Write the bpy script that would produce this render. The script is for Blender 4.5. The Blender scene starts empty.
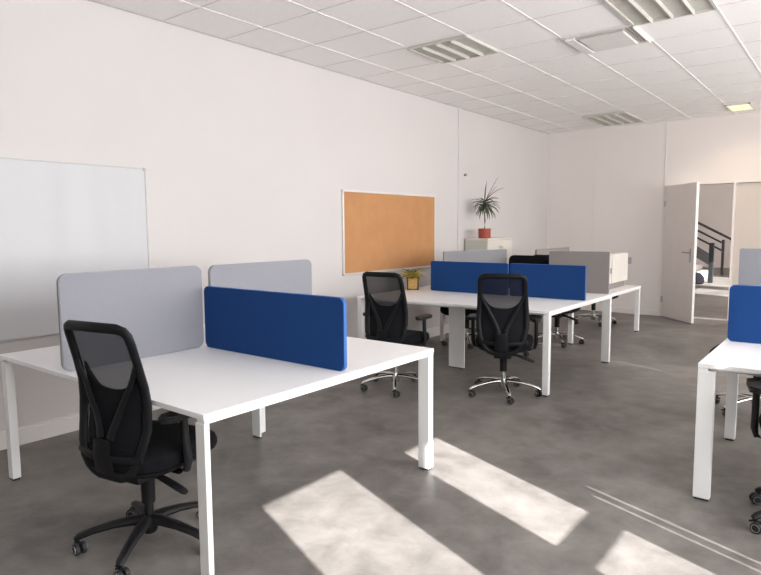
import bpy, bmesh, math, random
from mathutils import Vector, Matrix
random.seed(4)
scn = bpy.context.scene
COL = scn.collection
PI = math.pi
R = math.radians

# ------------------------------------------------------------------ materials
def mat(name, col, rough=.5, metal=0., spec=.5, noise=None, bump=None, coat=0.):
    m = bpy.data.materials.new(name); m.use_nodes = True
    nt = m.node_tree; b = nt.nodes['Principled BSDF']
    b.inputs['Base Color'].default_value = (*col, 1)
    b.inputs['Roughness'].default_value = rough
    b.inputs['Metallic'].default_value = metal
    b.inputs['Specular IOR Level'].default_value = spec
    b.inputs['Coat Weight'].default_value = coat
    tc = nt.nodes.new('ShaderNodeTexCoord')
    if noise:
        sc, amt, det = noise
        n = nt.nodes.new('ShaderNodeTexNoise'); n.inputs['Scale'].default_value = sc; n.inputs['Detail'].default_value = det
        nt.links.new(tc.outputs['Object'], n.inputs['Vector'])
        r = nt.nodes.new('ShaderNodeValToRGB')
        r.color_ramp.elements[0].position = .3; r.color_ramp.elements[1].position = .7
        r.color_ramp.elements[0].color = (*[c * (1 - amt) for c in col], 1)
        r.color_ramp.elements[1].color = (*[min(1, c * (1 + amt)) for c in col], 1)
        nt.links.new(n.outputs['Fac'], r.inputs['Fac']); nt.links.new(r.outputs['Color'], b.inputs['Base Color'])
    if bump:
        sc, st = bump
        n2 = nt.nodes.new('ShaderNodeTexNoise'); n2.inputs['Scale'].default_value = sc
        nt.links.new(tc.outputs['Object'], n2.inputs['Vector'])
        bp = nt.nodes.new('ShaderNodeBump'); bp.inputs['Strength'].default_value = st; bp.inputs['Distance'].default_value = .002
        nt.links.new(n2.outputs['Fac'], bp.inputs['Height']); nt.links.new(bp.outputs['Normal'], b.inputs['Normal'])
    return m

M = {}
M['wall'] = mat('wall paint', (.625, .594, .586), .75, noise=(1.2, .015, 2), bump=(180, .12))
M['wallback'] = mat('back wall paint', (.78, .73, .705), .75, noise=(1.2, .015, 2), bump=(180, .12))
M['ceil'] = mat('ceiling tile', (.90, .88, .87), .85, noise=(30, .02, 4), bump=(260, .2))
M['grid'] = mat('ceiling grid bar', (.84, .82, .81), .6)
M['gridcross'] = mat('ceiling cross bar', (.70, .68, .665), .6)
M['white'] = mat('white laminate', (.86, .855, .86), .38, spec=.4, noise=(3, .01, 2))
M['whitemetal'] = mat('white painted steel', (.82, .82, .81), .35)
M['trim'] = mat('trim paint', (.76, .73, .71), .5)
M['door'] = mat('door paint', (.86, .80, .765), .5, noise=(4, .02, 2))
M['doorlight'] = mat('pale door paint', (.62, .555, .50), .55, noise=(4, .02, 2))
M['blue'] = mat('blue felt', (.0098, .049, .182), .9, spec=.2, noise=(240, .14, 3), bump=(420, .5))
M['blueedge'] = mat('blue edging', (.03, .13, .42), .6)
M['grey'] = mat('grey felt', (.262, .262, .29), .92, spec=.2, noise=(220, .10, 3), bump=(420, .5))
M['greymid'] = mat('mid grey felt', (.245, .242, .255), .92, spec=.2, noise=(220, .10, 3), bump=(420, .5))
M['greyedge'] = mat('grey edging', (.30, .30, .31), .7)
M['palefelt'] = mat('warm grey felt', (.27, .247, .235), .92, spec=.2, noise=(220, .08, 3), bump=(420, .5))
M['black'] = mat('black nylon', (.007, .007, .0085), .45, spec=.3, noise=(60, .1, 2))
M['frame'] = mat('dark grey plastic', (.008, .0083, .0098), .45, spec=.18, noise=(60, .08, 2))
M['fabric'] = mat('black fabric', (.006, .006, .008), .95, spec=.15, noise=(300, .3, 3), bump=(500, .5))
M['chrome'] = mat('polished aluminium', (.72, .71, .69), .18, 1., noise=(40, .03, 2))
M['steel'] = mat('grey steel', (.42, .42, .42), .35, 1., noise=(40, .05, 2))
M['rubber'] = mat('caster rubber', (.02, .02, .02), .6, noise=(60, .1, 2))
M['wheelrim'] = mat('caster grey rim', (.20, .20, .20), .4, noise=(60, .05, 2))
M['cork'] = mat('cork', (.50, .255, .115), .9, spec=.2, noise=(5, .06, 6), bump=(300, .4))
M['alu'] = mat('pale aluminium', (.72, .70, .68), .35, .3, noise=(40, .03, 2))
M['boardframe'] = mat('grey board edging', (.48, .48, .48), .4, .3, noise=(40, .03, 2))
M['board'] = mat('whiteboard enamel', (.60, .60, .62), .035, spec=.055, noise=(.8, .01, 2))
M['cab'] = mat('cabinet laminate', (.70, .665, .61), .5, noise=(3, .01, 2))
M['cabside'] = mat('cabinet side laminate', (.56, .56, .49), .5, noise=(3, .01, 2))
M['terracotta'] = mat('terracotta', (.36, .075, .045), .7, noise=(20, .1, 3))
M['soil'] = mat('potting soil', (.03, .02, .014), .95, noise=(60, .4, 3))
M['trunk'] = mat('woody stem', (.17, .13, .09), .85, noise=(40, .25, 3))
M['leaf'] = mat('strap leaf', (.075, .10, .05), .5, noise=(8, .3, 2))
M['leaf_dark'] = mat('dark leaf', (.045, .06, .03), .5, noise=(8, .3, 2))
M['leaf_yellow'] = mat('yellow green leaf', (.42, .33, .07), .55, noise=(14, .4, 3))
M['basket'] = mat('woven straw', (.50, .30, .10), .8, noise=(60, .25, 3), bump=(120, .5))
M['basketdark'] = mat('dark cane', (.06, .045, .02), .7, noise=(60, .25, 3))
M['louvre'] = mat('louvre aluminium', (.60, .59, .545), .4, .2, noise=(20, .03, 2))
M['louvredark'] = mat('lamp recess', (.52, .51, .465), .6, noise=(10, .05, 2))
M['vent'] = mat('vent plastic', (.74, .72, .70), .5, noise=(10, .02, 2))
M['dark'] = mat('dark void', (.03, .03, .03), .9, noise=(10, .1, 2))
M['rail'] = mat('charcoal railing steel', (.022, .024, .028), .45, noise=(10, .1, 2))
M['stringer'] = mat('dark grey stringer steel', (.085, .085, .09), .5, noise=(10, .1, 2))
M['step'] = mat('pale stair stone', (.45, .42, .40), .6, noise=(6, .06, 3))
M['hallwall'] = mat('hall plaster', (.74, .675, .645), .8, noise=(1, .03, 2))
M['blind'] = mat('window blind cloth', (.8, .79, .77), .8, noise=(60, .03, 2))
M['switch'] = mat('switch plastic', (.45, .42, .40), .5, noise=(10, .02, 2))

# concrete floor
def floor_mat():
    m = bpy.data.materials.new('polished concrete'); m.use_nodes = True
    nt = m.node_tree; b = nt.nodes['Principled BSDF']; N = nt.nodes.new; L = nt.links.new
    tc = N('ShaderNodeTexCoord')
    def noise(sc, det, ro, dist=0):
        n = N('ShaderNodeTexNoise'); n.inputs['Scale'].default_value = sc; n.inputs['Detail'].default_value = det
        n.inputs['Roughness'].default_value = ro; n.inputs['Distortion'].default_value = dist
        L(tc.outputs['Object'], n.inputs['Vector']); return n
    a = noise(.9, 6, .6, .6); c = noise(5, 8, .65, .3)
    mx = N('ShaderNodeMix'); mx.data_type = 'FLOAT'; mx.inputs[0].default_value = .45
    L(a.outputs['Fac'], mx.inputs[2]); L(c.outputs['Fac'], mx.inputs[3])
    r = N('ShaderNodeValToRGB'); e = r.color_ramp.elements
    e[0].position = .36; e[0].color = (.098, .090, .083, 1)
    e[1].position = .64; e[1].color = (.262, .242, .225, 1)
    L(mx.outputs[0], r.inputs['Fac']); L(r.outputs['Color'], b.inputs['Base Color'])
    mr = N('ShaderNodeMapRange'); mr.inputs[3].default_value = .36; mr.inputs[4].default_value = .52
    L(c.outputs['Fac'], mr.inputs[0]); L(mr.outputs[0], b.inputs['Roughness'])
    b.inputs['Specular IOR Level'].default_value = .34
    return m
M['floor'] = floor_mat()

# see-through woven mesh of the chair backs
def mesh_mat(name, t):
    m = bpy.data.materials.new(name); m.use_nodes = True
    nt = m.node_tree; b = nt.nodes['Principled BSDF']; out = nt.nodes['Material Output']
    b.inputs['Base Color'].default_value = (.010, .010, .0125, 1); b.inputs['Roughness'].default_value = .8; b.inputs['Specular IOR Level'].default_value = .15
    tr = nt.nodes.new('ShaderNodeBsdfTransparent'); mx = nt.nodes.new('ShaderNodeMixShader')
    tc = nt.nodes.new('ShaderNodeTexCoord'); w = nt.nodes.new('ShaderNodeTexNoise'); w.inputs['Scale'].default_value = 30
    nt.links.new(tc.outputs['Object'], w.inputs['Vector'])
    mr = nt.nodes.new('ShaderNodeMapRange'); mr.inputs[3].default_value = t - .01; mr.inputs[4].default_value = t + .01
    nt.links.new(w.outputs['Fac'], mr.inputs[0]); nt.links.new(mr.outputs[0], mx.inputs[0])
    nt.links.new(b.outputs[0], mx.inputs[1]); nt.links.new(tr.outputs[0], mx.inputs[2]); nt.links.new(mx.outputs[0], out.inputs[0])
    return m
M['mesh'] = mesh_mat('chair mesh weave', .15)

def emis(name, col, s):
    m = bpy.data.materials.new(name); m.use_nodes = True
    b = m.node_tree.nodes['Principled BSDF']
    b.inputs['Base Color'].default_value = (*col, 1)
    b.inputs['Emission Color'].default_value = (*col, 1); b.inputs['Emission Strength'].default_value = s
    return m
M['lamp'] = emis('warm lamp diffuser', (1., .80, .52), .55)

# ------------------------------------------------------------------ mesh helpers
def box(bm, x0, x1, y0, y1, z0, z1, bev=0., seg=2):
    vs = [bm.verts.new(p) for p in ((x0,y0,z0),(x1,y0,z0),(x1,y1,z0),(x0,y1,z0),(x0,y0,z1),(x1,y0,z1),(x1,y1,z1),(x0,y1,z1))]
    fs = [bm.faces.new([vs[i] for i in f]) for f in ((0,3,2,1),(4,5,6,7),(0,1,5,4),(1,2,6,5),(2,3,7,6),(3,0,4,7))]
    if bev:
        es = list({e for f in fs for e in f.edges})
        bmesh.ops.bevel(bm, geom=es, offset=bev, segments=seg, affect='EDGES', profile=.5)
    return bm

def prism(bm, poly, f, t0, t1):
    """poly of (a,b); f(a,b,t) -> xyz"""
    A = [bm.verts.new(f(a, b, t0)) for a, b in poly]; B = [bm.verts.new(f(a, b, t1)) for a, b in poly]
    n = len(poly)
    bm.faces.new(A[::-1]); bm.faces.new(B)
    for i in range(n):
        bm.faces.new((A[i], A[(i+1) % n], B[(i+1) % n], B[i]))
    return bm

def rrect(a0, a1, b0, b1, r, n=6, corners=(1,1,1,1)):
    """corners: (a0b0, a1b0, a1b1, a0b1)"""
    pts = []
    for (ca, cb, st), on in zip(((a0+r, b0+r, 180), (a1-r, b0+r, 270), (a1-r, b1-r, 0), (a0+r, b1-r, 90)), corners):
        if on:
            for k in range(n+1):
                t = R(st + 90*k/n); pts.append((ca + r*math.cos(t), cb + r*math.sin(t)))
        else:
            t = R(st+45); pts.append((ca + r*math.copysign(1, math.cos(t)), cb + r*math.copysign(1, math.sin(t))))
    return pts

def tube(bm, pts, ra, rb=None, up=(0,0,1), n=10, closed=False):
    """sweep an ellipse; ra across (side), rb along up; each may be a list"""
    pts = [Vector(p) for p in pts]; k = len(pts); up = Vector(up)
    if rb is None: rb = ra
    g = lambda r, i: r[i] if isinstance(r, (list, tuple)) else r
    rings = []
    for i, p in enumerate(pts):
        a = pts[(i-1) % k] if (closed or i) else p
        c = pts[(i+1) % k] if (closed or i < k-1) else p
        t = (c - a).normalized()
        u = up - t*up.dot(t)
        if u.length < 1e-4: u = Vector((1,0,0)) - t*t.x
        u.normalize(); s = t.cross(u)
        rings.append([bm.verts.new(p + s*(g(ra,i)*math.cos(2*PI*j/n)) + u*(g(rb,i)*math.sin(2*PI*j/n))) for j in range(n)])
    for i in range(k if closed else k-1):
        A = rings[i]; B = rings[(i+1) % k]
        for j in range(n):
            bm.faces.new((A[j], A[(j+1) % n], B[(j+1) % n], B[j]))
    if not closed:
        bm.faces.new(rings[0][::-1]); bm.faces.new(rings[-1])
    return bm

def lathe(bm, prof, c=(0,0), n=20, axis='z'):
    rings = []
    for r, z in prof:
        rings.append([bm.verts.new((c[0]+r*math.cos(2*PI*j/n), c[1]+r*math.sin(2*PI*j/n), z) if axis == 'z' else None) for j in range(n)])
    for A, B in zip(rings, rings[1:]):
        for j in range(n): bm.faces.new((A[j], A[(j+1) % n], B[(j+1) % n], B[j]))
    bm.faces.new(rings[0][::-1]); bm.faces.new(rings[-1])
    return bm

def cyl(bm, a, b, r, n=16): return tube(bm, [a, b], r, n=n, up=(0,0,1) if abs(Vector(b)[2]-Vector(a)[2]) < .9*(Vector(b)-Vector(a)).length else (0,1,0))

def obj(name, bm, m, parent=None, smooth=False, loc=None):
    bmesh.ops.recalc_face_normals(bm, faces=bm.faces)
    me = bpy.data.meshes.new(name); bm.to_mesh(me); bm.free()
    me.materials.append(m)
    if smooth:
        for p in me.polygons: p.use_smooth = True
        try: me.set_sharp_from_angle(angle=R(40))
        except Exception: pass
    o = bpy.data.objects.new(name, me); COL.objects.link(o)
    if parent: o.parent = parent
    if loc: o.location = loc
    return o

def tag(o, label=None, cat=None, group=None, kind=None):
    if label: o['label'] = label
    if cat: o['category'] = cat
    if group: o['group'] = group
    if kind: o['kind'] = kind
    return o

def empty(name, loc=(0,0,0), rz=0., label=None, cat=None, group=None):
    o = bpy.data.objects.new(name, None); COL.objects.link(o); o.location = loc; o.rotation_euler = (0,0,rz)
    o.empty_display_size = .1
    return tag(o, label, cat, group)

def struct(name, bm, m, label, cat, parent=None):
    return tag(obj(name, bm, m, parent), label, cat, None, 'structure')

def copy_tree(o, parent=None):
    c = o.copy(); COL.objects.link(c)
    if parent: c.parent = parent
    for ch in [x for x in o.children]: copy_tree(ch, c)
    return c
NB = bmesh.new

# ------------------------------------------------------------------ setting
XL, XR, YF, YB, HC = -4.446, 2.2, -2.6, 10.611, 3.095
struct('floor', box(NB(), -9.2, XR+.2, YF-.2, 24.2, -.1, 0), M['floor'], 'grey brown polished concrete floor of the room', 'floor')
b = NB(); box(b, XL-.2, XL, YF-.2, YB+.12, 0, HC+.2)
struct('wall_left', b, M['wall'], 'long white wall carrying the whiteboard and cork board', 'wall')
b = NB()
DX0, DX1, DX2, DZ = -2.46, -1.505, -.60, 2.09
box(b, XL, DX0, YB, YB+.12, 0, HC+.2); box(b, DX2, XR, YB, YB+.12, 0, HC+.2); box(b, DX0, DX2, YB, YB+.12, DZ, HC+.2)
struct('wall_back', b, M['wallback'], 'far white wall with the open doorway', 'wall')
b = NB(); box(b, XL-.2, XR+.2, YF-.2, YF, 0, HC+.2)
M['wallfront'] = mat('darkened unseen wall paint', (.32, .30, .28), .8, noise=(1.2, .03, 2))  # unseen wall, colour darkened so it throws back less light
struct('wall_front', b, M['wallfront'], 'unseen wall behind the camera, darkened to bounce less light', 'wall')

# right wall: two windows, then slits added to cast floor streaks; (y0,y1,z0,z1) cut-outs
wins_slits = [(.27-.047, .885, 1.05, 2.76), (1.352-.047, 1.775, 1.05, 2.675), (1.915, 1.971, 1.05, 1.98), (1.987, 2.0445, 1.05, 2.02), (2.405, 2.461, 2.12, 2.42), (5.05, 5.109, 2.13, 2.53)]
b = NB(); ys = YF-.2
for (a, c, z0, z1) in wins_slits:
    box(b, XR, XR+.12, ys, a, 0, HC+.2); box(b, XR, XR+.12, a, c, 0, z0); box(b, XR, XR+.12, a, c, z1, HC+.2); ys = c
box(b, XR, XR+.12, ys, YB+.12, 0, HC+.2)
struct('wall_right', b, M['wall'], 'window wall on the right with added slits for light streaks', 'wall')
b = NB()
for (a, c, z0, z1) in wins_slits[:2]:
    box(b, XR, XR+.05, a, c, 1.79, 1.885)
struct('window_1', b, M['whitemetal'], 'white transom bars of the sunny windows', 'window')

# ceiling with grid
b = NB(); box(b, XL, XR, YF, YB, HC, HC+.1)
struct('ceiling', b, M['ceil'], 'white suspended tile ceiling', 'ceiling')
b = NB()
GX = [-.94 + .6035*k for k in range(-5, 6)]; GX = [x for x in GX if XL+.03 < x < XR-.05]
GY = [2.93 + .603*k for k in range(-9, 13)]; GY = [y for y in GY if YF < y < YB-.05]
for x in GX: box(b, x-.008, x+.008, YF, YB, HC-.004, HC)
g1 = struct('ceiling_grid', b, M['grid'], 'white metal grid bars between the ceiling tiles', 'ceiling grid')
b = NB()
for y in GY: box(b, XL, XR, y-.006, y+.006, HC-.003, HC)
obj('cross_bar', b, M['gridcross'], g1)
b = NB(); box(b, XL, XL+.012, YF, YB, HC-.008, HC)
struct('trim_ceiling', b, M['switch'], 'thin edge angle between left wall and ceiling', 'trim')

# baseboards
b = NB(); box(b, XL, XL+.022, YF, YB, 0, .105, .003); box(b, XL, XL+.014, YF, YB, .105, .122, .002)
struct('baseboard_left', b, M['trim'], 'white baseboard along the left wall', 'baseboard')
b = NB(); box(b, XL+.03, DX0-.04, YB-.014, YB, 0, .09)
struct('baseboard_back', b, M['wallback'], 'low white baseboard along the far wall', 'baseboard')
b = NB(); box(b, XL, XL+.010, 7.48, 7.55, .12, HC)
struct('trim_1', b, M['wall'], 'narrow vertical cover strip on the left wall', 'trim')
b = NB(); box(b, DX0-.045, DX0-.028, YB-.008, YB, .09, HC); box(b, -3.63, -3.618, YB-.004, YB, .09, HC)
struct('trim_2', b, M['trim'], 'vertical joint strips on the far wall', 'trim')

# door frame and leaves
b = NB(); box(b, DX0-.03, DX0, YB-.02, YB+.14, 0, DZ+.03); box(b, DX1-.02, DX1+.01, YB-.02, YB+.14, 0, DZ); box(b, DX0, DX2+.03, YB-.02, YB+.14, DZ, DZ+.03); box(b, DX2, DX2+.03, YB-.02, YB+.14, 0, DZ)
struct('door_frame', b, M['wallback'], 'pale frame around the open doorway', 'door frame')
hing = (DX0+.01, YB-.03); ang = math.atan2(9.975-hing[1], -1.893-hing[0])
dr = empty('door_1', (*hing, 0), ang, 'open beige grey door leaf swung into the room', 'door'); dr['kind'] = 'structure'
DL = math.hypot(9.975-hing[1], -1.893-hing[0])
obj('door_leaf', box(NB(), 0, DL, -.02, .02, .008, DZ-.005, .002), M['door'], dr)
obj('edge_strip', box(NB(), DL, DL+.004, -.019, .019, .01, DZ-.01), M['whitemetal'], dr)
b = NB()
for s in (-1, 1):
    box(b, DL-.105, DL-.065, s*.02 - .004, s*.02+.004, .91, 1.12, .003)
obj('handle_plate', b, M['steel'], dr)
b = NB()
for s in (-1, 1):
    tube(b, [(DL-.085, s*.02, 1.06), (DL-.085, s*.065, 1.06), (DL-.10, s*.072, 1.06), (DL-.22, s*.072, 1.058)], .010, n=8)
obj('handle', b, M['steel'], dr, True)
for z in (.28, 1.80):
    obj('hinge', box(NB(), -.012, .02, -.034, -.018, z-.05, z+.05, .003), M['steel'], dr)
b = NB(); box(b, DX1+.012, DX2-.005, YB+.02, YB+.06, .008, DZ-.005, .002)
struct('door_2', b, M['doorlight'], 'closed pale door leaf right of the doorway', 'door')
b = NB(); box(b, DX0, DX1-.02, YB+.0, YB+.11, 0, .012, .003)
struct('threshold', b, M['alu'], 'thin bright threshold strip in the doorway', 'threshold')

# hall beyond
b = NB(); box(b, -9.2, 4.2, 24, 24.2, 0, 5)
struct('wall_hall', b, M['hallwall'], 'plain end wall of the hall beyond the door', 'wall')
b = NB(); box(b, -9.2, -9.0, YB+.12, 24, 0, 5); box(b, -9, XL-.2, YB, YB+.12, 0, 5); box(b, XL-.2, XR, YB+.002, YB+.118, HC+.2, 5)
struct('wall_hallside', b, M['hallwall'], 'side walls of the hall', 'wall')
HW = [(12.60, 13.90, 2.05, 3.05), (14.6, 17.6, 1.2, 3.6)]
b = NB(); ys = YB+.12
for (a, c, z0, z1) in HW:
    box(b, XR, XR+.12, ys, a, 0, 5); box(b, XR, XR+.12, a, c, 0, z0); box(b, XR, XR+.12, a, c, z1, 5); ys = c
box(b, XR, XR+.12, ys, 24, 0, 5)
struct('wall_hallright', b, M['hallwall'], 'window side of the hall', 'wall')
b = NB(); box(b, -9.2, XR+.2, YB, 24.2, 5, 5.1)
struct('ceiling_hall', b, M['hallwall'], 'ceiling of the hall', 'ceiling')

# staircase: rises toward -X, seen through the door
st = empty('staircase', (0,0,0), 0, 'pale staircase in the hall seen through the open doorway', 'staircase')
b = NB(); n = 12
for k in range(n):
    x1 = -3.35 - .27*k
    box(b, x1-.30, x1, 18.2, 20.2, .17*k, .17*(k+1))
obj('step', b, M['step'], st)
f = lambda a, c, t: (a, t, c)
obj('stringer', prism(NB(), [(-3.10, .42), (-3.10, .72), (-6.6, 2.92), (-6.6, 2.62)], f, 18.08, 18.17), M['stringer'], st)
rl = empty('stair_railing', (0,0,0), 0, 'charcoal steel stair railing seen through the open doorway', 'railing')
obj('newel_post', box(NB(), -3.0, -2.89, 17.46, 17.56, 0, 1.02, .006), M['rail'], rl)
obj('newel_post', box(NB(), -3.18, -3.11, 20.42, 20.49, 0, 1.04, .006), M['rail'], rl)
def rail(xa, za, xb, zb, y, r=.03):
    return tube(NB(), [(xa, y, za), (xb, y, zb)], r*.8, r, n=8)
obj('handrail', rail(-6.0, 2.88, -2.62, 1.02, 19.0, .032), M['rail'], rl)
obj('handrail', rail(-6.0, 2.62, -3.0, .98, 19.3, .026), M['rail'], rl)
obj('mid_rail', rail(-6.0, 2.46, -2.90, .75, 19.0, .026), M['rail'], rl)
bg = NB(); lathe(bg, [(.16, 0), (.21, .03), (.20, .18), (.12, .27), (.03, .29)], n=14)
tag(obj('bag', bg, M['fabric'], None, True, (-3.2, 17.0, 0)), 'small black bag on the hall floor beside the stair post', 'bag')

# small fixings
b = NB(); box(b, -3.02, -2.965, YB-.016, YB, .83, .945, .004)
tag(obj('wall_switch', b, M['switch']), 'small grey switch plate on the far wall right of the low table', 'switch')
b = NB(); cyl(b, (XL, 7.66, 2.19), (XL+.03, 7.66, 2.19), .016, 10); cyl(b, (XL+.03, 7.66, 2.19), (XL+.035, 7.66, 2.19), .022, 10)
tag(obj('wall_hook', b, M['steel']), 'tiny grey hook high on the left wall above the plant', 'hook')

# ------------------------------------------------------------------ boards
wb = empty('whiteboard', (XL, 1.5, .735), 0, 'large glossy whiteboard on the left wall behind the nearest desk', 'whiteboard')
y0, y1, z1 = -1.2, 1.205, 1.185
obj('writing_surface', box(NB(), .004, .018, y0, y1, 0, z1), M['board'], wb)
b = NB(); box(b, 0, .022, y0-.01, y1+.008, -.012, .006, .002); box(b, 0, .022, y0-.01, y1+.008, z1, z1+.008, .002); box(b, 0, .022, y1+.001, y1+.008, 0, z1); box(b, 0, .022, y0-.01, y0, 0, z1)
obj('frame', b, M['boardframe'], wb)
for z in (-.004, z1):
    obj('corner_cap', box(NB(), 0, .026, y1-.012, y1+.012, z-.012, z+.012, .003), M['switch'], wb)
cb = empty('cork_board', (XL, 5.96, .94), 0, 'brown cork notice board in pale frame on the left wall', 'cork board')
obj('cork_panel', box(NB(), .004, .014, -.905, .905, .01, .915), M['cork'], cb)
b = NB()
for q in ((-.925, .925, -.005, .018), (-.925, .925, .908, .931)): box(b, 0, .022, q[0], q[1], q[2], q[3], .003)
for q in (-.925, .902): box(b, 0, .022, q, q+.023, .0, .925, .003)
obj('frame', b, M['alu'], cb)

# ------------------------------------------------------------------ desks
def bench(name, label, x0, x1, y0, y1, ym, legs, z=.74, group=None, inner=(), tops=None):
    root = empty(name, ((x0+x1)/2, (y0+y1)/2, 0), 0, label, 'desk', group)
    cx, cy = (x0+x1)/2, (y0+y1)/2
    L = lambda a, b_, c, d: (a-cx, b_-cx, c-cy, d-cy)
    for (a, c) in (tops or ((y0, ym-.004), (ym+.004, y1))):
        obj('tabletop', box(NB(), *L(x0, x1, a, c), z-.024, z, .0025), M['white'], root)
    b = NB()
    for xx in (x0, x1-.05):
        box(b, *L(xx+.001, xx+.049, y0+.004, y1-.004), z-.040, z-.0245)
    for yy in (y0+.05, y1-.09):
        box(b, *L(x0+.05, x1-.05, yy, yy+.04), z-.044, z-.0245)
    obj('frame_beam', b, M['whitemetal'], root)
    for (a, c, d, e) in legs:
        lg = obj('leg', box(NB(), *L(a, c, d, e), .012, z-.040, .003), M['whitemetal'], root)
        obj('foot_pad', box(NB(), *L(a+.006, c-.006, d+.006, e-.006), 0, .0125), M['rubber'], lg)
    for (a, c, d, e) in inner:
        # cable channel leg: shallow C section
        xs = [(a, d), (a, e), (a+.012, e), (a+.018, e-.03), (a+.018, d+.03), (a+.03, d+.012), (c, d+.012), (c, d)]
        lg = obj('leg', prism(NB(), [(p-cx, q-cy) for p, q in xs], lambda p, q, t: (p, q, t), .010, z-.044), M['whitemetal'], root)
        obj('foot_pad', box(NB(), *L(a+.004, c-.004, d+.004, d+.02), 0, .0102), M['rubber'], lg)
    return root
N1 = (-3.90, -1.962, 1.405, 3.036, 2.27)
bench('bench_desk', 'nearest white bench desk, by the whiteboard, with one blue screen', *N1,
      [(-2.020, -1.962, 1.405, 1.431), (-2.036, -1.962, 2.978, 3.030), (-3.866, -3.810, 1.375+.03, 1.452), (-3.866, -3.81, 2.966, 3.018)],
      inner=[(-3.295, -3.215, 2.76, 2.87)])
bench('bench_desk', 'middle white bench desk in front of the cork board, two blue screens', -4.156, -2.034, 4.937, 6.62, 5.87,
      [(-2.090, -2.036, 4.940, 4.990), (-2.120, -2.038, 6.566, 6.616), (-4.152, -4.10, 4.94, 4.99), (-4.152, -4.10, 6.566, 6.616)],
      inner=[(-3.325, -3.14, 5.43, 5.50)])
bench('bench_desk', 'white bench desk cut off by the right edge of the photo', -.632, 1.55, 3.518, 4.98, 4.31,
      [(-.632, -.552, 3.522, 3.57), (-.655, -.592, 4.65, 4.70), (1.47, 1.548, 3.522, 3.57), (1.47, 1.548, 4.92, 4.97)])
bench('low_table', 'low white table at the back behind the middle bench desk', -3.9, -2.34, 7.36, 8.86, 8.1,
      [(-2.40, -2.345, 8.80, 8.855), (-2.797, -2.742, 7.375, 7.43), (-3.89, -3.84, 8.80, 8.855), (-3.89, -3.84, 7.375, 7.43)], z=.637, tops=((7.36, 8.86),))

# ------------------------------------------------------------------ screens
def screen(label, axis, a0, a1, pos, z0, z1, felt, edge, group, th=.026, r=.045):
    """axis 'x': runs along X at y=pos; 'y': runs along Y at x=pos"""
    root = empty('desk_screen', ((a0+a1)/2, pos, z0) if axis == 'x' else (pos, (a0+a1)/2, z0), 0, label, 'desk screen', group)
    h = (a1-a0)/2; H = z1-z0
    f = (lambda a, c, t: (a, t, c)) if axis == 'x' else (lambda a, c, t: (t, a, c))
    obj('felt_panel', prism(NB(), rrect(-h+.003, h-.003, .003, H-.003, r), f, -th/2, th/2), felt, root)
    # slim edging band all round
    b = NB(); P = rrect(-h, h, 0, H, r); Q = rrect(-h+.0035, h-.0035, .0035, H-.0035, r-.0015)
    th2 = th/2 - .003
    loops = [[b.verts.new(f(p[0], p[1], t)) for p in poly] for poly, t in ((P, -th2), (P, th2), (Q, th2), (Q, -th2))]
    n = len(P)
    for k in range(4):
        A, B = loops[k], loops[(k+1) % 4]
        for i in range(n): b.faces.new((A[i], A[(i+1) % n], B[(i+1) % n], B[i]))
    obj('edge_band', b, edge, root)
    return root
GB, GG = 'blue felt desk screens', 'grey felt desk screens'
T = .741
screen('long blue screen on the nearest bench desk', 'x', -3.11, -1.988, 2.27, T, 1.113, M['blue'], M['blueedge'], GB, r=.035)
screen('left blue screen of the pair on the middle bench desk', 'x', -3.832, -2.872, 5.87, T, 1.078, M['blue'], M['blueedge'], GB, r=.02)
screen('right blue screen of the pair on the middle bench desk', 'x', -2.848, -2.058, 5.87, T, 1.080, M['blue'], M['blueedge'], GB, r=.012)
screen('blue screen on the bench desk at the right photo edge', 'x', -.615, .55, 4.31, T, 1.092, M['blue'], M['blueedge'], GB, r=.03)
screen('big grey screen behind the nearest chair, left of the blue one', 'y', 1.412, 2.255, -3.13, T, 1.237, M['grey'], M['greyedge'], GG)
screen('grey screen standing behind the blue one on the nearest bench desk', 'y', 2.315, 3.20, -3.13, T, 1.233, M['grey'], M['greyedge'], GG)
gs = screen('grey screen behind the left blue screen, below the potted plant', 'y', 5.895, 6.945, -3.56, T, 1.184, M['greymid'], M['greyedge'], GG, r=.02)
gs.rotation_euler.z = R(-15)
screen('wide grey screen at the back right corner of the middle bench desk', 'x', -2.73, -2.066, 6.60, T, 1.187, M['palefelt'], M['greyedge'], GG, r=.015)
screen('farthest grey screen, on the low table behind the black chair back', 'y', 7.372, 8.48, -3.232, .638, 1.168, M['palefelt'], M['greyedge'], GG, r=.02)
screen('grey screen behind the blue one at the right photo edge', 'x', -.657, .55, 4.965, T, 1.295, M['grey'], M['greyedge'], GG, r=.01)

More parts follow.
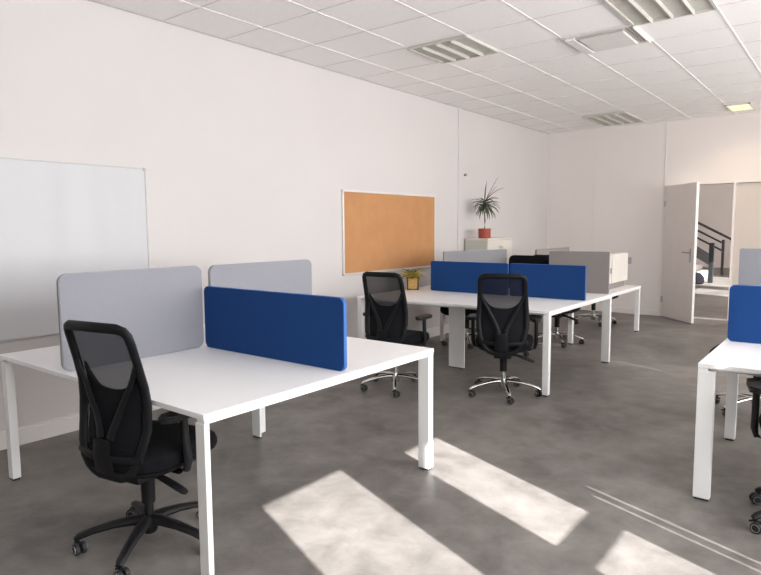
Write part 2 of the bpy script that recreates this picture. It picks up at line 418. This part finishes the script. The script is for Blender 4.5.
# ------------------------------------------------------------------ chairs
def make_chair(base_mat, col_mat, padded=False):
    root = empty('office_chair')
    # --- backrest geometry
    def yb(z, x):
        pts = [(.38, -.195), (.46, -.222), (.56, -.215), (.66, -.192), (.80, -.200), (.95, -.236), (1.07, -.275)]
        for (za, ya), (zb, yb_) in zip(pts, pts[1:]):
            if z <= zb or zb == 1.07:
                t = (z-za)/(zb-za); y = ya + (yb_-ya)*t; break
        return y + .95*x*x
    half = [(.400, .080), (.412, .118), (.435, .148), (.475, .174), (.535, .198), (.62, .213), (.72, .213), (.80, .207), (.90, .202), (.99, .200), (1.025, .197), (1.045, .185), (1.055, .160)]
    if not padded:
        half = [(z, x-.016) for z, x in half]
        out = [(x, z) for z, x in half] + [(-x, z) for z, x in reversed(half)]
        loop = [(x, yb(z, x), z) for x, z in out]
        b = NB(); tube(b, [tuple(p) for p in loop], .022, .015, up=(0,1,0), n=10, closed=True)
        # crossbar low on the back
        tube(b, [(x, yb(.495, x)-.006, .495 - .012*(1-(x/.19)**2)) for x in [(-.19 + .38*k/10) for k in range(11)]], .018, .011, up=(0,1,0), n=8)
        obj('back_frame', b, M['frame'], root, True)
        def hw(z):
            for (za, xa), (zb, xb) in zip(half, half[1:]):
                if z <= zb: return xa + (xb-xa)*(z-za)/(zb-za)
            return half[-1][1]
        b = NB(); nz, nx = 26, 12; G = []
        for i in range(nz+1):
            z = .495 + (1.048-.495)*i/nz; w = hw(z)-.008
            G.append([b.verts.new((-w + 2*w*j/nx, yb(z, -w + 2*w*j/nx)+.008, z)) for j in range(nx+1)])
        for i in range(nz):
            for j in range(nx): b.faces.new((G[i][j], G[i][j+1], G[i+1][j+1], G[i+1][j]))
        obj('back_mesh', b, M['mesh'], root, True)
        # lumbar brace: two struts meeting low in the middle
        b = NB()
        for s in (-1, 1):
            pts = []
            for k in range(9):
                t = k/8; x = s*(.178*(1-t)**1.25 + .03*t); z = .895 - .325*t**.85
                pts.append((x, yb(z, x) - .003 - .008*math.sin(PI*t), z))
            tube(b, pts, [.012+.010*k/8 for k in range(9)], .008, up=(0,1,0), n=8)
        tube(b, [(0, yb(.57, 0)-.022, .57), (0, yb(.50, 0)-.02, .50), (0, yb(.42, 0)-.012, .42)], [.05, .055, .06], .010, up=(0,1,0), n=10)
        obj('lumbar_brace', b, M['frame'], root, True)
        b = NB(); nz, nx = 8, 12; G = []
        for i in range(nz+1):
            row = []
            for j in range(nx+1):
                u = -1 + 2*j/nx; zt = .775 + .105*min(1, abs(u)/.97)**3
                z = .50 + (zt-.50)*i/nz; x = u*(hw(z)-.018)
                row.append(b.verts.new((x, yb(z, x)+.020, z)))
            G.append(row)
        for i in range(nz):
            for j in range(nx): b.faces.new((G[i][j], G[i][j+1], G[i+1][j+1], G[i+1][j]))
        g = bmesh.ops.extrude_face_region(b, geom=list(b.faces))
        for v in [e for e in g['geom'] if isinstance(e, bmesh.types.BMVert)]: v.co.y += .014
        obj('lumbar_pad', b, M['fabric'], root, True)
    else:
        b = NB(); P = rrect(-.252, .252, .60, 1.115, .05, 6)
        prism(b, P, lambda p, q, t: (p, -.225 - .05*(q-.6) + t + .5*p*p, q), -.03, .03)
        bmesh.ops.bevel(b, geom=[e for e in b.edges if abs(abs(e.verts[0].co.y-e.verts[1].co.y)) < .05 and e.calc_length() < .4], offset=.008, segments=2, affect='EDGES')
        obj('backrest', b, M['fabric'], root, True)
        b = NB(); tube(b, [(0, -.10, .40), (0, -.22, .41), (0, -.262, .50), (0, -.268, .70), (0, -.275, .85)], .035, .010, up=(0,1,0), n=10)
        obj('back_bar', b, M['black'], root, True)
    # --- seat: rounded cushion with waterfall front
    def se(t, a, c, e=3.2):
        ct, sn = math.cos(t), math.sin(t)
        return (a*math.copysign(abs(ct)**(2/e), ct), c*math.copysign(abs(sn)**(2/e), sn))
    def cushion(name, m, prof, a, c, cy, front=0.):
        b = NB(); n = 32; rings = []
        for s, z in prof:
            ring = []
            for j in range(n):
                x, y = se(2*PI*j/n, a*s, c*s)
                dz = -front*max(0, y/c)**3
                ring.append(b.verts.new((x, y+cy, z+dz)))
            rings.append(ring)
        for A, B in zip(rings, rings[1:]):
            for j in range(n): b.faces.new((A[j], A[(j+1) % n], B[(j+1) % n], B[j]))
        b.faces.new(rings[0][::-1]); b.faces.new(rings[-1])
        return obj(name, b, m, root, True)
    cushion('seat', M['fabric'], [(.90, .425), (.97, .432), (1.0, .452), (1.0, .475), (.97, .497), (.90, .508), (.6, .512), (.3, .508)], .245, .262, .075, .03)
    cushion('seat_shell', M['black'], [(.55, .385), (.82, .395), (.95, .415), (.97, .428)], .242, .258, .066, .022)
    # --- arms
    for s in (() if padded else (-1, 1)):
        b = NB()
        tube(b, [(s*.10, .03, .395), (s*.22, .03, .392), (s*.262, .03, .41), (s*.272, .028, .45), (s*.272, .015, .56), (s*.272, .01, .655)],
             [.02, .02, .022, .022, .020, .018], [.012, .012, .014, .017, .017, .017], up=(0,0,1) if False else (s, 0, .2), n=10)
        for v_ in b.verts: v_.co.y += .03
        ar = obj('armrest', b, M['black'], root, True)
        b = NB()
        P = rrect(-.038, .038, -.115, .125, .035, 5)
        prism(b, P, lambda p, q, t: (s*.272+p, q+.03, t), .653, .682)
        bmesh.ops.bevel(b, geom=[e for e in b.edges if abs(e.verts[0].co.z-e.verts[1].co.z) < 1e-6], offset=.008, segments=2, affect='EDGES')
        obj('arm_pad', b, M['black'], ar, True)
    # --- mechanism and lift
    b = NB(); box(b, -.075, .075, -.12, .12, .335, .39, .012)
    tube(b, [(0, -.10, .37), (0, -.16, .40), (0, -.19, .43)], [.05, .05, .055], .012, up=(0,1,0), n=10)
    obj('tilt_mechanism', b, M['black'], root, True)
    b = NB(); tube(b, [(.05, -.04, .366), (.12, -.035, .355), (.19, -.03, .333), (.25, -.025, .310), (.262, -.024, .306)], [.016, .017, .020, .019, .012], [.012, .012, .014, .013, .009], n=10)
    obj('tilt_lever', b, M['black'], root, True)
    b = NB(); lathe(b, [(.031, .205), (.032, .335), (.037, .345)], n=18); obj('column_sleeve', b, M['black'], root, True)
    b = NB(); lathe(b, [(.021, .08), (.021, .21)], n=16); obj('gas_lift', b, col_mat, root, True)
    b = NB(); lathe(b, [(.026, .058), (.036, .068), (.040, .10), (.036, .128), (.027, .136)], n=20)
    hub = obj('star_base', b, base_mat, root, True)
    for k in range(5):
        a = R(90 + 72*k); d = Vector((math.cos(a), math.sin(a), 0))
        pts = [d*r + Vector((0,0,z)) for r, z in ((.02, .120), (.08, .122), (.16, .114), (.24, .098), (.298, .080), (.316, .068))]
        q_ = 1.2 if base_mat is M['black'] else .92; b = NB(); tube(b, pts, [q_*e_ for e_ in (.028, .026, .022, .019, .017, .013)], [q_*e_ for e_ in (.022, .018, .015, .013, .013, .009)], n=10)
        obj('leg', b, base_mat, hub, True)
        c = d*.305
        cs = NB(); tr = Vector((-d.y, d.x, 0)); sw = (tr*.6 + d*.4*(1 if k % 2 else -1)).normalized(); ax = Vector((-sw.y, sw.x, 0))
        cyl(cs, c+Vector((0,0,.040)), c+Vector((0,0,.072)), .008, 10)
        tube(cs, [c - sw*.024 + Vector((0,0,.046)), c - sw*.006 + Vector((0,0,.056)), c + sw*.016 + Vector((0,0,.044))], .010, .006, n=8)
        cast = obj('caster', cs, M['black'], root, True)
        wc = c + sw*.012
        for s in (-1, 1):
            w = NB(); lathe_pts = [(-.010, .020), (-.009, .025), (-.004, .0275), (.004, .0275), (.009, .025), (.010, .020)]
            rings = []
            for t, r in lathe_pts:
                rings.append([w.verts.new(wc + ax*(s*.015+t) + sw*(r*math.cos(2*PI*j/16)) + Vector((0,0,.0278 + r*math.sin(2*PI*j/16)))) for j in range(16)])
            for A, B in zip(rings, rings[1:]):
                for j in range(16): w.faces.new((A[j], A[(j+1) % 16], B[(j+1) % 16], B[j]))
            w.faces.new(rings[0][::-1]); w.faces.new(rings[-1])
            obj('wheel', w, M['rubber'], cast, True)
            w = NB(); o_ = wc + ax*(s*.0255) + Vector((0,0,.0278))
            tube(w, [o_ + sw*(.018*math.cos(2*PI*j/16)) + Vector((0,0,.018*math.sin(2*PI*j/16))) for j in range(16)], .0016, .003, up=tuple(ax), n=6, closed=True)
            obj('wheel_rim', w, M['wheelrim'], cast, True)
    return root
ch_black = make_chair(M['black'], M['black'])
ch_silver = make_chair(M['chrome'], M['chrome'])
ch_padded = make_chair(M['chrome'], M['chrome'], True)
used = {}
def place(src, x, y, rz, label, br=0):
    o = src if src.name not in used else copy_tree(src); used[src.name] = 1
    o.location = (x, y, 0); o.rotation_euler = (0, 0, R(rz))
    tag(o, label, 'office chair', 'black mesh office chairs')
    base = br - rz
    if base:
        for c in o.children:
            if c.name.startswith(('star_base', 'caster')): c.rotation_euler.z = R(base)
    return o
place(ch_black, -2.53, 1.495, 11, 'nearest black mesh chair, with black star base, by the whiteboard')
place(ch_silver, -3.265, 4.41, 7, 'black mesh chair on silver base, below the cork board')
place(ch_silver, -2.39, 4.81, 22, 'black mesh chair on silver base, at the right front corner of the middle bench desk')
place(ch_padded, -3.085, 6.64, 180, 'black padded chair, only its back top showing above the right blue screen')
place(ch_silver, -3.80, 6.63, 175, 'black chair hidden behind the left blue screen, seen under the middle desk')
place(ch_padded, -2.93, 7.36, 4, 'dark chair at the low table, base seen under the right end of the middle desk')
place(ch_silver, -3.1, 9.2, -90, 'farthest chair, silver base seen between the back legs of the desks')
place(ch_black, -.085, 3.50, 12, 'black chair cut off by the right photo edge, nearest one there', -14)
place(ch_padded, -.56, 5.48, 90, 'black chair on silver base, seen under the desk at the right photo edge')

for c in ch_black.children:
    if c.name.startswith('armrest') and c.data.vertices[0].co.x > 0: c.location.y -= .075
    if c.name.startswith('seat'): c.location.y -= .035

# ------------------------------------------------------------------ storage cabinet, plants
cx0, cx1, cy0, cy1, cz = XL+.024, -4.066, 7.655, 8.42, 1.298
cab = empty('storage_cabinet', ((cx0+cx1)/2, (cy0+cy1)/2, 0), 0, 'pale storage cabinet against the left wall under the potted plant', 'cabinet')
ox, oy = (cx0+cx1)/2, (cy0+cy1)/2
obj('body', box(NB(), cx0-ox, cx1-ox-.02, cy0-oy, cy1-oy, .02, cz-.025, .002), M['cabside'], cab)
obj('plinth', box(NB(), cx0-ox+.02, cx1-ox-.04, cy0-oy+.02, cy1-oy-.02, 0, .02), M['dark'], cab)
obj('cabinet_top', box(NB(), cx0-ox, cx1-ox, cy0-oy-.004, cy1-oy+.004, cz-.024, cz, .003), M['cab'], cab)
ym_ = (cy0+cy1)/2 - oy
for s in (-1, 1):
    a, c = (cy0-oy+.003, ym_-.002) if s < 0 else (ym_+.002, cy1-oy-.003)
    d = obj('door', box(NB(), cx1-ox-.0195, cx1-ox-.002, a, c, .05, cz-.028, .002), M['cab'], cab)
    yy = ym_ + s*.035
    obj('handle', tube(NB(), [(cx1-ox-.002, yy, 1.09), (cx1-ox+.022, yy, 1.10), (cx1-ox+.022, yy, 1.17), (cx1-ox-.002, yy, 1.18)], .005, n=8), M['steel'], d, True)

pl = empty('potted_plant', (-4.20, 7.81, cz), 0, 'spiky palm like plant in red pot on the storage cabinet', 'plant')
b = NB(); P = [(.080, 0), (.085, .006), (.087, .118), (.090, .12), (.090, .138), (.080, .138), (.076, .118)]
lathe(b, P, n=24); obj('pot', b, M['terracotta'], pl, True)
b = NB(); lathe(b, [(.075, .112), (.073, .126), (.02, .13)], n=16); obj('soil', b, M['soil'], pl, True)
b = NB(); tube(b, [(0,0,.12), (.004,.002,.24), (-.003,.0,.36), (.0,.0,.47)], [.012,.010,.010,.014], n=10); obj('stem', b, M['trunk'], pl, True)
def strap(b, p0, az, el, ln, droop, w, n=8):
    d = Vector((math.cos(az), math.sin(az), 0)); side = Vector((-d.y, d.x, 0)); p = Vector(p0); e = el; L_ = []
    for k in range(n+1):
        t = k/n; ww = w*(.55+.45*math.sin(min(1, t*2.2)*PI/2))*(1-t**2.2)+.0008
        up_ = Vector((-d.x*math.sin(e), -d.y*math.sin(e), math.cos(e)))
        L_.append((b.verts.new(p - side*ww + up_*ww*.35), b.verts.new(p - up_*.0015), b.verts.new(p + side*ww + up_*ww*.35)))
        stp = ln/n; p = p + (d*math.cos(e) + Vector((0,0,1))*math.sin(e))*stp; e -= droop/n*(.4+1.2*t)
    for A, B in zip(L_, L_[1:]):
        b.faces.new((A[0], A[1], B[1], B[0])); b.faces.new((A[1], A[2], B[2], B[1]))
def solid(b, th=.0012):
    bmesh.ops.recalc_face_normals(b, faces=b.faces)
    g = bmesh.ops.extrude_face_region(b, geom=list(b.faces))
    for v in [e for e in g['geom'] if isinstance(e, bmesh.types.BMVert)]: v.co.z -= th
    return b
rnd = random.Random(7)
specs = [(R(65), R(86), .30, .1), (R(35), R(64), .40, .1), (R(38), R(58), .28, .3), (R(20), R(52), .34, .9)]
for k in range(42):
    az = k*2.39996; lay = k/42
    specs.append((az, R(40-75*lay + rnd.uniform(-8, 8)), rnd.uniform(.22, .28), rnd.uniform(1.0, 1.6)))
for k, (az, el, ln, dr_) in enumerate(specs):
    b = NB(); strap(b, (0, 0, .44 + .07*(1-k/len(specs))), az, el, ln*(.8 if math.cos(az) < -.3 else 1), dr_, .0155); obj('leaf', solid(b), M['leaf'] if k % 3 else M['leaf_dark'], pl, True)

# low basket plant on the middle desk
bp = empty('basket_plant', (-4.06, 5.83, T), R(35), 'small yellow leaved plant in straw basket on the middle desk', 'plant')
b = NB(); prism(b, rrect(-.066, .066, -.066, .066, .02, 4), lambda p, q, t: (p*(1+.25*t), q*(1+.25*t), t), .006, .135)
obj('basket', b, M['basket'], bp, True)
b = NB()
for sx in (-1, 1):
    for sy in (-1, 1): tube(b, [(sx*.058, sy*.058, 0), (sx*.061, sy*.061, .15)], .010, n=8)
tube(b, [(-.064,-.064,.008),(.064,-.064,.008),(.064,.064,.008),(-.064,.064,.008)], .007, n=6, closed=True)
obj('cane_corner', b, M['basketdark'], bp, True)
b = NB(); box(b, -.055, .055, -.055, .055, .12, .137); obj('soil', b, M['soil'], bp)
for k in range(26):
    az = k*2.39996; lay = k/26
    b = NB(); strap(b, (.02*math.cos(az), .02*math.sin(az), .13), az, R(78-70*lay), rnd.uniform(.12, .18), rnd.uniform(1.0, 1.7), .032, 6)
    obj('leaf', solid(b), M['leaf_yellow'], bp, True)
for k in range(8):
    b = NB(); strap(b, (0, 0, .15), R(170+24*k), R(50), .17, 1.0, .012, 6); obj('leaf', solid(b), M['leaf_dark'], bp, True)

# white box cabinet on low table
wc_ = empty('box_cabinet', (-2.66, 8.38, .638), 0, 'small white cabinet standing on the low table at the back', 'cabinet')
obj('body', box(NB(), -.16, .155, -.37, .37, .078, .46, .004), M['cab'], wc_)
obj('plinth', box(NB(), -.14, .13, -.35, .35, 0, .079), M['palefelt'], wc_)
obj('door', box(NB(), .155, .168, -.30, .366, .082, .456, .003), M['cab'], wc_)
obj('handle', box(NB(), .155, .172, -.345, -.325, .21, .28, .003), M['steel'], wc_)

# ------------------------------------------------------------------ ceiling fittings
def louvre_light(label, x0, x1, y0, y1):
    root = empty('ceiling_light', ((x0+x1)/2, (y0+y1)/2, HC-.012), 0, label, 'ceiling light', 'louvred ceiling lights')
    w, l = (x1-x0)/2, (y1-y0)/2
    b = NB(); box(b, -w, w, -l, l, .004, .011); obj('lamp_tray', b, M['louvredark'], root)
    b = NB()
    for s in (-1, 1): box(b, s*w-.010, s*w+.010, -l, l, -.012, .004)
    for s in (-1, 1): box(b, -w, w, s*l-.010, s*l+.010, -.012, .004)
    obj('frame', b, M['louvre'], root)
    for k in range(3):
        x = -w + 2*w*(k+1)/4
        f = lambda p, q, t: (p, t, q)
        obj('fin', prism(NB(), [(x-.020, .003), (x-.006, -.026), (x, -.028), (x+.005, -.026), (x+.008, .003)], f, -l+.012, l-.012), M['louvre'], root)
    return root
louvre_light('unlit louvred ceiling light, upper middle, nearest the left wall', -3.352, -2.749, 4.74, 5.343)
louvre_light('unlit louvred ceiling light cut off by the top edge of the photo', -1.543, -.94, 4.137, 5.343)
louvre_light('farthest unlit louvred ceiling light, close to the far wall', -3.352, -2.749, 9.27, 10.25)
x0, x1, y0, y1 = -2.146, -1.543, 5.343, 5.946
v = empty('ceiling_vent', ((x0+x1)/2, (y0+y1)/2, HC-.012), 0, 'square air conditioning cassette panel in the ceiling', 'vent')
w = (x1-x0)/2
b = NB(); box(b, -w, w, -w, w, .002, .011); obj('back_plate', b, M['vent'], v)
obj('intake_panel', box(NB(), -.17, .20, -.22, .22, -.022, .002, .004), M['vent'], v)
b = NB()
box(b, -.17, .20, -.245, -.230, -.014, .0025); obj('slot', b, M['switch'], v)
for k in range(3):
    b = NB(); xx = .222+.024*k; box(b, xx, xx+.008, -.24, .22, -.010, .0025); obj('slot', b, M['switch'], v)
b = NB(); box(b, -.285, -.20, -.26, .26, -.020, .002, .005); obj('air_flap', b, M['vent'], v)
b = NB(); box(b, .285, .298, -.26, .26, -.020, .002, .003); obj('air_flap', b, M['vent'], v)
dl = empty('downlight', (-1.40, 9.96, HC-.012), 0, 'lit square warm downlight near the far wall', 'ceiling light')
b = NB()
for q in ((-.15, .15, -.27, -.25), (-.15, .15, .25, .27), (-.15, -.13, -.27, .27), (.13, .15, -.27, .27)): box(b, *q, -.006, .011)
obj('frame', b, M['alu'], dl)
for s in (-1, 1): obj('lamp_panel', box(NB(), -.128 if s < 0 else .006, -.006 if s < 0 else .128, -.25, .25, .0, .010), M['lamp'], dl)

# ------------------------------------------------------------------ light
def area(name, loc, rot, sx, sy, e, col=(1,1,1), spread=180):
    L = bpy.data.lights.new(name, 'AREA'); L.shape = 'RECTANGLE'; L.size = sx; L.size_y = sy; L.energy = e; L.color = col; L.spread = R(spread)
    o = bpy.data.objects.new(name, L); COL.objects.link(o); o.location = loc; o.rotation_euler = rot; return o
# lamps before the closed right wall for its unseen windows; first is added fill
for a, c, e in ((-1.5, -.4, 12), (2.3, 3.3, 42), (3.5, 4.95, 42), (5.2, 5.65, 42), (5.97, 6.09, 42), (6.44, 6.56, 42), (6.85, 8.2, 44), (8.4, 10.2, 20)):
    area('window daylight', (XR-.03, (a+c)/2, 1.73), (0, R(90), 0), 1.86, c-a, 1.06*e*(c-a), (1., .985, .97))
for (a, c, z0, z1) in wins_slits[:2]:
    area('window daylight', (XR+.05, (a+c)/2, (z0+z1)/2), (0, R(90), 0), z1-z0-.1, c-a-.02, 110*(c-a), (.97, .985, 1.))
area('rear fill lamp', (-.8, YF+.03, 1.8), (R(-90), 0, 0), 4.5, 1.7, 4, (1., .985, .97))  # fill lamp added at the rear, where the wall has no window
for (a, c, z0, z1) in HW[1:]:
    area('hall window daylight', (XR+.10, (a+c)/2, (z0+z1)/2), (0, R(90), 0), z1-z0, c-a, 420, (1., .98, .95))
L = bpy.data.lights.new('downlight lamp', 'SPOT'); L.energy = 20; L.color = (1., .72, .42); L.spot_size = R(140); L.spot_blend = .8; L.shadow_soft_size = .12
o = bpy.data.objects.new('downlight lamp', L); COL.objects.link(o); o.location = (-1.40, 9.96, HC-.03)
S = bpy.data.lights.new('sun', 'SUN'); S.energy = 18.5; S.angle = R(.3); S.color = (1., .985, .97)
so = bpy.data.objects.new('sun', S); COL.objects.link(so)
so.rotation_euler = Vector((-1, .39, -.585)).to_track_quat('-Z', 'Y').to_euler()
wd = bpy.data.worlds.new('sky'); scn.world = wd; wd.use_nodes = True
bgn = wd.node_tree.nodes['Background']; bgn.inputs[0].default_value = (.75, .86, 1, 1); bgn.inputs[1].default_value = 1.2

# ------------------------------------------------------------------ camera
cam = bpy.data.cameras.new('camera'); co = bpy.data.objects.new('camera', cam); COL.objects.link(co)
cam.sensor_width = 36; cam.sensor_fit = 'HORIZONTAL'; cam.lens = 614.28/761*36; cam.clip_start = .05; cam.clip_end = 100
r = Vector((0.789718, 0.613434, -0.006634)); u = Vector((-0.054108, 0.080421, 0.995291)); f = Vector((-0.611080, 0.785640, -0.096702))
mt = Matrix(((r.x, u.x, -f.x, 0), (r.y, u.y, -f.y, 0), (r.z, u.z, -f.z, 1.4552), (0, 0, 0, 1)))
co.matrix_world = mt
scn.camera = co
scn.view_settings.view_transform = 'Standard'; scn.view_settings.look = 'None'; scn.view_settings.exposure = .32; scn.view_settings.gamma = 1
scn.view_settings.use_curve_mapping = False
scn.cycles.max_bounces = 10; scn.cycles.diffuse_bounces = 6; scn.cycles.transparent_max_bounces = 16
scn.cycles.use_denoising = True
scn.cycles.sample_clamp_indirect = 6
